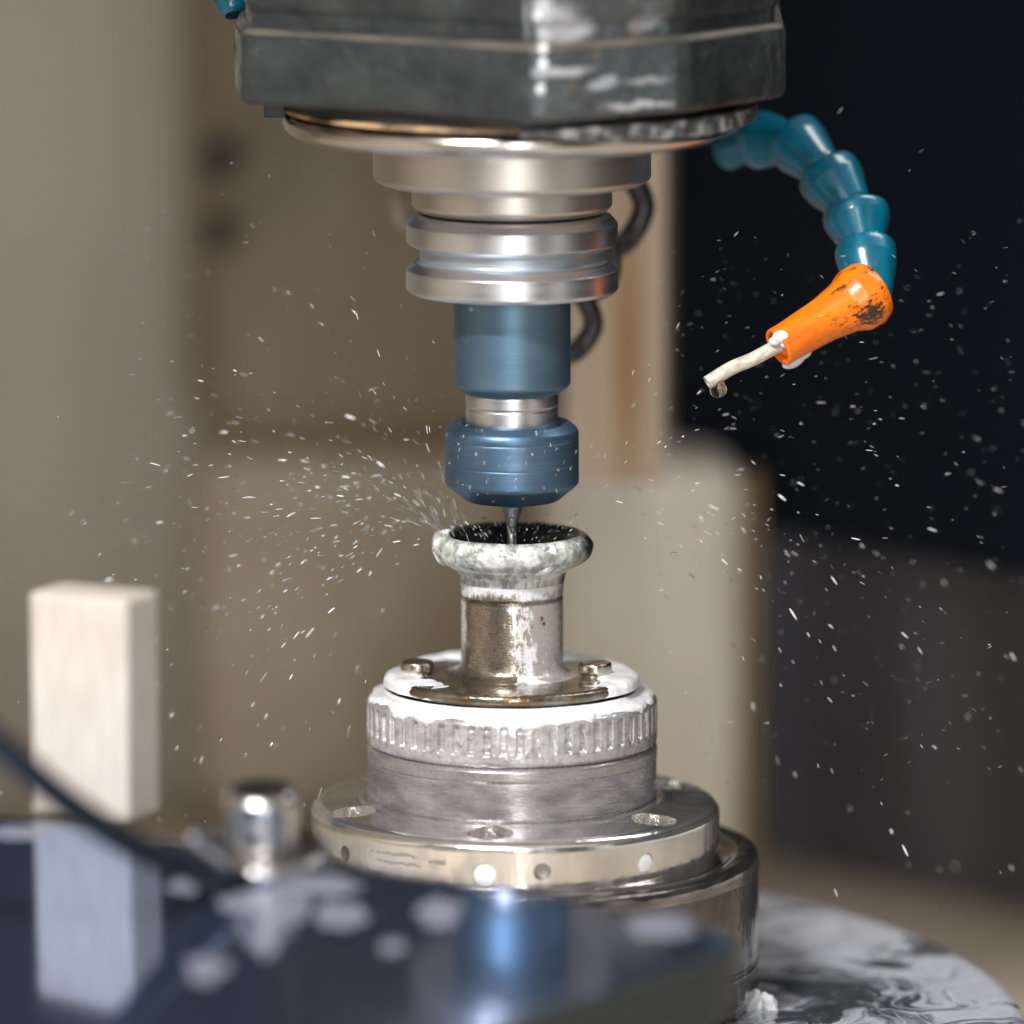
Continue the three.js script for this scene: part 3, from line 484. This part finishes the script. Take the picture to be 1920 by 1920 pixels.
// ---------------------------------------------------------------- foam lying on the parts (nobody could count it)
{
  const flangeTop = prof([[228, 1284.5], [240, 1296.5], [252, 1298], [266, 1303], [272.5, 1312], [273, 1330]]);
  tag(part('coolant_foam', coat(flangeTop, 420, -Math.PI, Math.PI, (th, s) => {
    const front = sstep(1.5, 0.4, Math.abs(th + 0.05)), n = fbm(Math.sin(th) * 5, Math.cos(th) * 5, s * 1.2, 3), e = fbm(Math.sin(th) * 4 + 9, Math.cos(th) * 4, 2, 3);
    const body = sstep(0.0, 0.10, s) * sstep(0.95 + e * 0.5, 0.52 + e * 0.5, s);
    return -0.0024 + body * (0.0031 + front * 0.0006 + n * 0.0005) - 0.0005 * sstep(1.2, 2.2, Math.abs(th));
  }), foamMat), 'thick white foam lying round the top of the grooved ring', 'foam', null, 'stuff');
  const rimOut = rimProfile.slice(Math.floor(rimProfile.length * 0.28));
  tag(part('coolant_foam', coat(rimOut, 420, -2.6, 2.2, (th, s) => {
    const n = fbm(Math.sin(th) * 5, Math.cos(th) * 5, s * 3), m = fbm(Math.sin(th) * 16, Math.cos(th) * 16, s * 9, 4);
    const blob = Math.exp(-(((th - 0.44) / 0.16) ** 2 + ((s - 0.52) / 0.24) ** 2)) * 1.3, left = Math.exp(-(((th + 1.2) / 0.6) ** 2 + ((s - 0.38) / 0.32) ** 2)) * 0.9, top = Math.exp(-(((th + 0.05) / 0.3) ** 2 + ((s - 0.1) / 0.1) ** 2)) * 0.8, tl = Math.exp(-(((th + 1.75) / 0.35) ** 2 + ((s - 0.02) / 0.2) ** 2)) * 1.2;
    return -0.0013 + (blob + left + top + tl) * 0.0012 + n * 0.0020 + m * 0.0005 - 0.0012 * sstep(0.9, 1.6, th);
  }), foamMat), 'white foam clinging to the rolled rim of the workpiece', 'foam', null, 'stuff');
  const flatTop = prof([[120, 1261.5], [160, 1261.5], [200, 1261.5], [226, 1261.8], [234.5, 1266], [236, 1280]]);
  tag(part('coolant_foam', coat(flatTop, 420, -Math.PI, Math.PI, (th, s) => {
    const n = fbm(Math.sin(th) * 4, Math.cos(th) * 4, s * 1.3 + 8, 3), side = sstep(0.40, 1.25, Math.abs(th) + n * 0.35);
    return -0.0012 + side * 0.0020 * sstep(0.25, 0.6, s + n * 0.4) + n * 0.0007 * side - 0.0010 * sstep(2.5, 1.7, Math.abs(th)) * sstep(1.45, 1.9, Math.abs(th));
  }), foamMat), 'white foam heaped round the two slotted screws on the workpiece flange', 'foam', null, 'stuff');
}
// ---------------------------------------------------------------- coolant hose with orange nozzle
const teal = surface(256, 256, (u, v) => { const n = around(u, 2, v * 3, 3), f = around(u, 14, v * 12, 6); return { c: mix3([0.0, 0.40, 0.50], [0.015, 0.33, 0.42], clamp(0.5 + n * 1.6)).map((q, i) => q + clamp(f * 2 - 0.5) * [0.2, 0.12, 0.1][i]), rough: 0.28 + clamp(f) * 0.3 }; }, { clearcoat: 0.3, clearcoatRoughness: 0.1 });
function linkGeo(a, b, r) {                                     // one bulging link of the chain from a to b, ball end at b
  const L = a.distanceTo(b), p = roundProfile([[r * 0.5, -0.07 * L], [r * 0.90, -0.06 * L], [r * 0.99, -0.01 * L], [r, 0.08 * L], [r * 0.97, 0.26 * L], [r * 0.66, 0.82 * L], [r * 0.60, 0.88 * L], [r * 0.58, 1.0 * L], [r * 0.4, 1.1 * L]], L * 0.03, 4);
  const g = lathe(p.reverse(), 64, 0.45), q = new THREE.Quaternion().setFromUnitVectors(new THREE.Vector3(0, 1, 0), b.clone().sub(a).normalize());
  return g.applyQuaternion(q).translate(a.x, a.y, a.z);
}
{
  const first = P(1345, 285, -0.075);
  const h = thing('coolant_hose', 'teal jointed coolant hose with orange nozzle beside the milling head', 'coolant hose', first.toArray());
  const chain = [[1366, 284, -0.080], [1420, 262, -0.068], [1488, 262, -0.056], [1552, 326, -0.044], [1604, 400, -0.034], [1622, 468, -0.026], [1640, 562, -0.014]].map((q) => P(...q));
  [36, 56, 59, 62, 64, 58].forEach((r, i) => part('hose_link', linkGeo(chain[i], chain[i + 1], r * MM), teal, h));
  // nozzle
  const na = P(1618, 556, -0.010), nb = P(1458, 652, 0.004), L = na.distanceTo(nb), dir = nb.clone().sub(na).normalize();
  const np = roundProfile([[0.0001, L * 0.985], [0.0026, L * 0.985], [0.0046, L * 0.94], [0.0046, L], [0.0058, L], [0.0061, L * 0.985], [0.0060, L * 0.90], [0.0068, L * 0.45], [0.0082, L * 0.20], [0.0100, L * 0.08], [0.0101, L * -0.06], [0.0090, L * -0.14], [0.0050, L * -0.16]], 0.0008, 4);
  const ng = lathe(np, 80, 0.7).applyQuaternion(new THREE.Quaternion().setFromUnitVectors(new THREE.Vector3(0, 1, 0), dir)).translate(...na.toArray());
  tag(part('nozzle', ng, surface(512, 512, (u, v) => {
    const n = around(u, 2, v * 3, 3), f = around(u, 9, v * 34, 6), k = around(u, 2.6, v * 10, 51), top = sstep(0.9, 0.3, Math.abs(u - 0.5) * 4);
    const stain = clamp(k * 4 - 0.7 + f * 1.5) * sstep(0.02, 0.10, v) * sstep(0.62, 0.35, v) + clamp(f * 3 - 0.75) * 0.6 + sstep(0.35, 0.85, Math.exp(-(((u - 0.53) / 0.085) ** 2 + ((v - 0.26) / 0.11) ** 2)) + f * 1.1) * 0.95;
    return { c: mix3(mix3([0.97, 0.50, 0.05], [0.90, 0.41, 0.02], clamp(0.5 + n * 1.6)), [0.17, 0.12, 0.08], clamp(stain)), rough: 0.34 + clamp(f) * 0.3 };
  }, { clearcoat: 0.2, clearcoatRoughness: 0.15 }), h), 'orange nozzle with black smudges');
  const tc = new THREE.CatmullRomCurve3([P(1480, 642, 0.002), P(1460, 648, 0.004), P(1410, 674, 0.006), P(1372, 690, 0.008), P(1326, 718, 0.010)]);
  const tubeMat = surface(128, 256, (u, v) => { const n = fbm(u * 12, Math.cos(v * 6.28) * 1.5, 3); return { c: mix3([0.82, 0.80, 0.75], [0.70, 0.67, 0.61], clamp(0.4 + n * 2)), rough: 0.3 }; });
  const tip = part('nozzle_tip', mergeGeometries([new THREE.TubeGeometry(tc, 60, 0.0021, 24), new THREE.TubeGeometry(tc, 60, 0.0014, 24)]), tubeMat, h);
  { const e = tc.getPoint(1), tg = tc.getTangent(1); const rg = new THREE.RingGeometry(0.00138, 0.00212, 32).applyQuaternion(new THREE.Quaternion().setFromUnitVectors(new THREE.Vector3(0, 0, 1), tg)).translate(e.x, e.y, e.z); const m = new THREE.Mesh(rg, tubeMat); m.name = 'tip_end'; tip.add(m); }
  tag(part('dried_coolant', mergeGeometries([[1464, 632, 16], [1452, 640, 11], [1472, 645, 10]].map(([x, y, s]) => { const p = P(x, y, 0.007); return new THREE.SphereGeometry(s * MM, 20, 14).scale(1, 0.8, 0.8).translate(p.x, p.y, p.z); })), foamMat, h), 'white crust where the tip leaves the nozzle');
  tag(part('hanging_foam', mergeGeometries([[1488, 676, 24, 13], [1506, 664, 18, 10]].map(([x, y, s, t]) => { const p = P(x, y, 0.000); return new THREE.SphereGeometry(1, 24, 16).scale(s * MM, t * MM, s * MM * 0.8).rotateZ(0.5).translate(p.x, p.y, p.z); })), foamMat, h), 'white foam hanging under the nozzle');
  const dp = P(1347, 727, 0.0095), dg = lathe(roundProfile([[0.0001, 0.0034], [0.0016, 0.0022], [0.0026, -0.0004], [0.0022, -0.0020], [0.0012, -0.0028], [0.0001, -0.0030]], 0.0006, 4), 40, 1).scale(1.05, 1, 0.9).translate(dp.x, dp.y, dp.z);
  const drop = part('hanging_drop', dg, new THREE.MeshPhysicalMaterial({ color: 0xf4f4f0, roughness: 0.02, transmission: 1, thickness: 0.003, ior: 1.33 }), h); tag(drop, 'clear drop hanging from the tip');
}
{
  const a = P(455, 12, -0.03);
  const h = thing('coolant_hose', 'end of a second teal hose at the top left of the milling head', 'coolant hose', a.toArray());
  for (const [p, q, r] of [[[425, -40, -0.03], [438, 22, -0.024], 44], [[350, -44, -0.05], [408, -28, -0.04], 40]]) part('hose_link', linkGeo(P(...p), P(...q), r * MM), teal, h);
}
// ---------------------------------------------------------------- foreground: tilted dark glossy cover, block, bolt and cable
{
  // plane: falls towards the camera by TILT; passes through one point of its far edge
  const TILT = THREE.MathUtils.degToRad(8.5), o = P(680, 1634, 0.185), nrmV = new THREE.Vector3(0, Math.cos(TILT), Math.sin(TILT));
  const onPlane = (x, y) => { const d = ray(x, y), k = o.clone().sub(camera.position).dot(nrmV) / d.dot(nrmV); return camera.position.clone().addScaledVector(d, k); };
  const corners = [[-260, 1492], [560, 1612], [1050, 1687], [1330, 1738], [1372, 1765], [1340, 1790], [870, 1935], [500, 2080], [-260, 2300]].map(([x, y]) => onPlane(x, y));
  const toL = new THREE.Quaternion().setFromUnitVectors(new THREE.Vector3(0, 0, 1), nrmV), inv = toL.clone().invert();
  const loc = corners.map((c) => c.clone().sub(o).applyQuaternion(inv)), sh = new THREE.Shape(loc.map((c) => new THREE.Vector2(c.x, c.y)));
  const eg = new THREE.ExtrudeGeometry(sh, { depth: 0.018, bevelEnabled: true, bevelSize: 0.0012, bevelThickness: 0.0012, bevelSegments: 3, curveSegments: 4 }).translate(0, 0, -0.0192).applyQuaternion(toL).translate(o.x, o.y, o.z);
  const cov = thing('machine_cover', 'tilted glossy navy cover in the blurred foreground, bottom left', 'cover', o.toArray());
  part('cover_plate', eg, [std([0.30, 0.395, 0.61], 0.09, 0.955), std([0.02, 0.028, 0.032], 0.5)], cov);
  // milky splashes on it, pale also for the cover's streaky highlights
  const sp_ = []; const spots = [[1330, 1745, 1, 1]];
  const blots = [[1240, 1735, 70, 24], [455, 1690, 44, 22], [520, 1705, 55, 38], [500, 1760, 26, 36], [640, 1715, 46, 26], [825, 1712, 42, 26], [385, 1815, 38, 24], [600, 1660, 80, 16], [350, 1660, 30, 14], [40, 1560, 60, 12], [100, 1840, 16, 10], [735, 1775, 22, 12], [925, 1900, 18, 12]];
  for (const [x, y, rx, ry] of blots) {
    const c = onPlane(x, y), e = onPlane(x + rx, y), f = onPlane(x, y + ry), a = e.distanceTo(c), b = f.distanceTo(c), g = new THREE.SphereGeometry(1, 40, 12, 0, Math.PI * 2, 0, Math.PI / 2), p = g.attributes.position;
    for (let i = 0; i < p.count; i++) { const X = p.getX(i), Z = p.getZ(i), k = 1 + fbm(X * 1.5 + x, Z * 1.5 + y, 3) * 0.9; p.setX(i, X * k); p.setZ(i, Z * k); }
    g.scale(a, 0.0009, b); g.applyQuaternion(new THREE.Quaternion().setFromUnitVectors(new THREE.Vector3(0, 1, 0), nrmV)).translate(c.x, c.y - 0.0001, c.z); g.computeVertexNormals(); sp_.push(g);
  }
  tag(part('splashes_and_glints', mergeGeometries(sp_), std([0.19, 0.195, 0.25], 0.3)), 'milky splashes and painted highlights scattered over the navy foreground cover', 'coolant splash', null, 'stuff');
  // white block standing on the far left of the cover
  {
    const base = onPlane(178, 1516), w = 0.0305, dpt = 0.03, hgt = 0.0605;
    const s = base.clone();
    const b = thing('white_block', 'pale upright rectangular block in the blurred left foreground', 'block', base.toArray());
    const g = new RoundedBoxGeometry(0.0315, 0.064, 0.019, 4, 0.0016).rotateY(-0.45).translate(base.x, base.y + 0.030, base.z - 0.004);
    part('body', g, surface(256, 256, (u, v) => { const n = around(u, 2, v * 4, 3), f = around(u, 12, v * 16, 9); return { c: mix3([0.80, 0.77, 0.73], [0.74, 0.70, 0.655], clamp(0.45 + n * 1.4 + f * 0.3)), rough: 0.5 }; }), b);
  }
  // bolt with washer
  {
    const c = onPlane(492, 1616);
    const b = thing('bolt', 'blurred silver round headed bolt on a washer in the foreground', 'bolt', c.toArray());
    const q = new THREE.Quaternion().setFromUnitVectors(new THREE.Vector3(0, 1, 0), nrmV);
    const put = (p) => lathe(roundProfile(p, 0.0008), 64, 0.6).applyQuaternion(q).translate(c.x, c.y, c.z);
    part('washer', put([[0.0001, 0.0046], [0.0175, 0.0046], [0.0190, 0.0036], [0.0190, 0.0008], [0.0001, 0.0004]]), std([0.58, 0.565, 0.56], 0.25, 1), b);
    part('head', put([[0.0001, 0.0215], [0.0088, 0.0215], [0.0104, 0.0198], [0.0104, 0.0140], [0.0098, 0.0136], [0.0098, 0.0050], [0.0001, 0.0048]]), std([0.66, 0.645, 0.63], 0.22, 1), b);
  }
  // cable
  {
    const z0 = 0.235, e = onPlane(400, 1625);
    const curve = new THREE.CatmullRomCurve3([P(-140, 1295, 0.27), P(-60, 1352, 0.265), P(20, 1415, 0.258), P(120, 1500, 0.247), P(220, 1568, 0.235), P(310, 1612, 0.222), P(395, 1636, 0.207), P(450, 1655, 0.196)]);
    const c = thing('cable', 'thick black cable slanting across the lower left foreground', 'cable', e.toArray());
    part('sheath', new THREE.TubeGeometry(curve, 120, 0.0040, 24), std([0.008, 0.012, 0.017], 0.4), c);
    part('ferrule', lathe(roundProfile([[0.0001, 0.008], [0.0045, 0.008], [0.0052, 0.006], [0.0052, -0.006], [0.0001, -0.006]], 0.0008), 32).rotateZ(1.0).translate(...P(396, 1600, 0.205).toArray()), std([0.10, 0.10, 0.11], 0.35, 1), c);
  }
}
// ---------------------------------------------------------------- flying coolant: far too many drops to count
{
  const drop = mergeVertices(new THREE.SphereGeometry(1, 10, 8)), mats = std([0.85, 0.86, 0.88], 0.15, 0, { clearcoat: 0.5 });
  const list = [], g0 = -9.8;
  const add = (p, dir, r, len) => { const q = new THREE.Quaternion().setFromUnitVectors(new THREE.Vector3(0, 1, 0), dir.clone().normalize()); list.push(new THREE.Matrix4().compose(p, q, new THREE.Vector3(r, len / 2, r))); };
  const O = new THREE.Vector3(0, H(1003), 0.0);
  const shoot = (n, az, el, v, t, rr, ar, start) => {
    for (let i = 0; i < n; i++) {
      const a = az(), e = el(), s = v(), k = t(), d = new THREE.Vector3(Math.cos(e) * Math.sin(a), Math.sin(e), Math.cos(e) * Math.cos(a)), vel = d.clone().multiplyScalar(s);
      const p = O.clone().add(new THREE.Vector3(Math.sin(a), 0, Math.cos(a)).multiplyScalar(start)).addScaledVector(vel, k); p.y += g0 * k * k / 2; vel.y += g0 * k;
      const r = rr(); add(p, vel.add(new THREE.Vector3(range(-0.3, 0.3), range(-0.3, 0.3), range(-0.3, 0.3)).multiplyScalar(s * 0.6)), r, r * 2 * ar());
    }
  };
  const left = () => -Math.PI / 2 + range(-0.6, 0.6), right = () => Math.PI / 2 + range(-0.6, 0.6), big = () => 0.00010 + 0.00026 * rnd() ** 2.2, small = () => 0.00006 + 0.00010 * rnd();
  shoot(240, left, () => range(-0.15, 0.9) , () => range(0.5, 1.5), () => 0.085 * rnd() ** 0.6 + 0.010, () => big() * 1.1, () => range(2, 5), 0.020);
  shoot(230, left, () => range(0.1, 1.4), () => range(0.6, 1.7), () => 0.085 * rnd() ** 0.8 + 0.006, small, () => range(4, 13), 0.020);
  shoot(190, left, () => range(-0.3, 0.8), () => range(0.3, 1.1), () => range(0.06, 0.19), big, () => range(2.5, 6), 0.020);
  shoot(200, right, () => range(-0.1, 1.3), () => range(0.7, 1.9), () => range(0.02, 0.14), small, () => range(3, 10), 0.020);
  shoot(150, right, () => range(-0.1, 1.1), () => range(0.5, 1.35), () => range(0.05, 0.2), big, () => range(2.5, 6.5), 0.020);
  for (let i = 0; i < 420; i++) { const p = P(range(1230, 1900), 420 + 1050 * rnd() ** 0.9, range(-0.07, 0.07)); add(p, new THREE.Vector3(range(0.2, 1.4), range(-1, 0.7), range(-0.5, 0.5)), small() * 0.45, range(0.0004, 0.0018)); }
  for (let i = 0; i < 160; i++) { const p = P(range(220, 900), range(300, 1000), range(-0.06, 0.06)); add(p, new THREE.Vector3(range(-1, 1), range(-1, 0.6), range(-0.5, 0.5)), small() * 0.6, range(0.0004, 0.0014)); }
  // splash in and around the rim of the workpiece
  for (let i = 0; i < 130; i++) { const a = range(-Math.PI, Math.PI), r = R(range(40, 150), 1000), p = new THREE.Vector3(r * Math.sin(a), H(1000) + range(-0.002, 0.005), r * Math.cos(a)); add(p, new THREE.Vector3(Math.sin(a), range(0.3, 1.6), Math.cos(a)), small() * range(0.7, 1.8), range(0.0004, 0.0018)); }
  // fine threads of liquid torn off the rim on the left
  for (let i = 0; i < 90; i++) { const a = -Math.PI / 2 + range(-0.9, 1.1), e = range(0.35, 1.45), d = new THREE.Vector3(Math.cos(e) * Math.sin(a), Math.sin(e), Math.cos(e) * Math.cos(a)), p = new THREE.Vector3(R(135, 1000) * Math.sin(a), H(1000), R(135, 1000) * Math.cos(a)).addScaledVector(d, range(0.001, 0.020)); add(p, d, range(0.00003, 0.00007), range(0.002, 0.005)); }
  for (let i = 0; i < 60; i++) { const p = P(range(835, 1085), range(800, 950), range(0.021, 0.035)); add(p, new THREE.Vector3(range(-0.6, 0.6), 1, range(-0.3, 0.3)), small() * 1.1, range(0.0004, 0.0016)); }
  const tint = new THREE.Color();
  const im = new THREE.InstancedMesh(drop, mats, list.length); list.forEach((m, i) => { im.setMatrixAt(i, m); im.setColorAt(i, tint.setScalar(0.16 + 0.84 * rnd() ** 1.8)); }); im.name = 'coolant_spray'; im.castShadow = true; im.receiveShadow = true;
  tag(im, 'fine white coolant drops flying round the cutter', 'spray', null, 'stuff'); scene.add(im);
}
renderer.render(scene, camera);
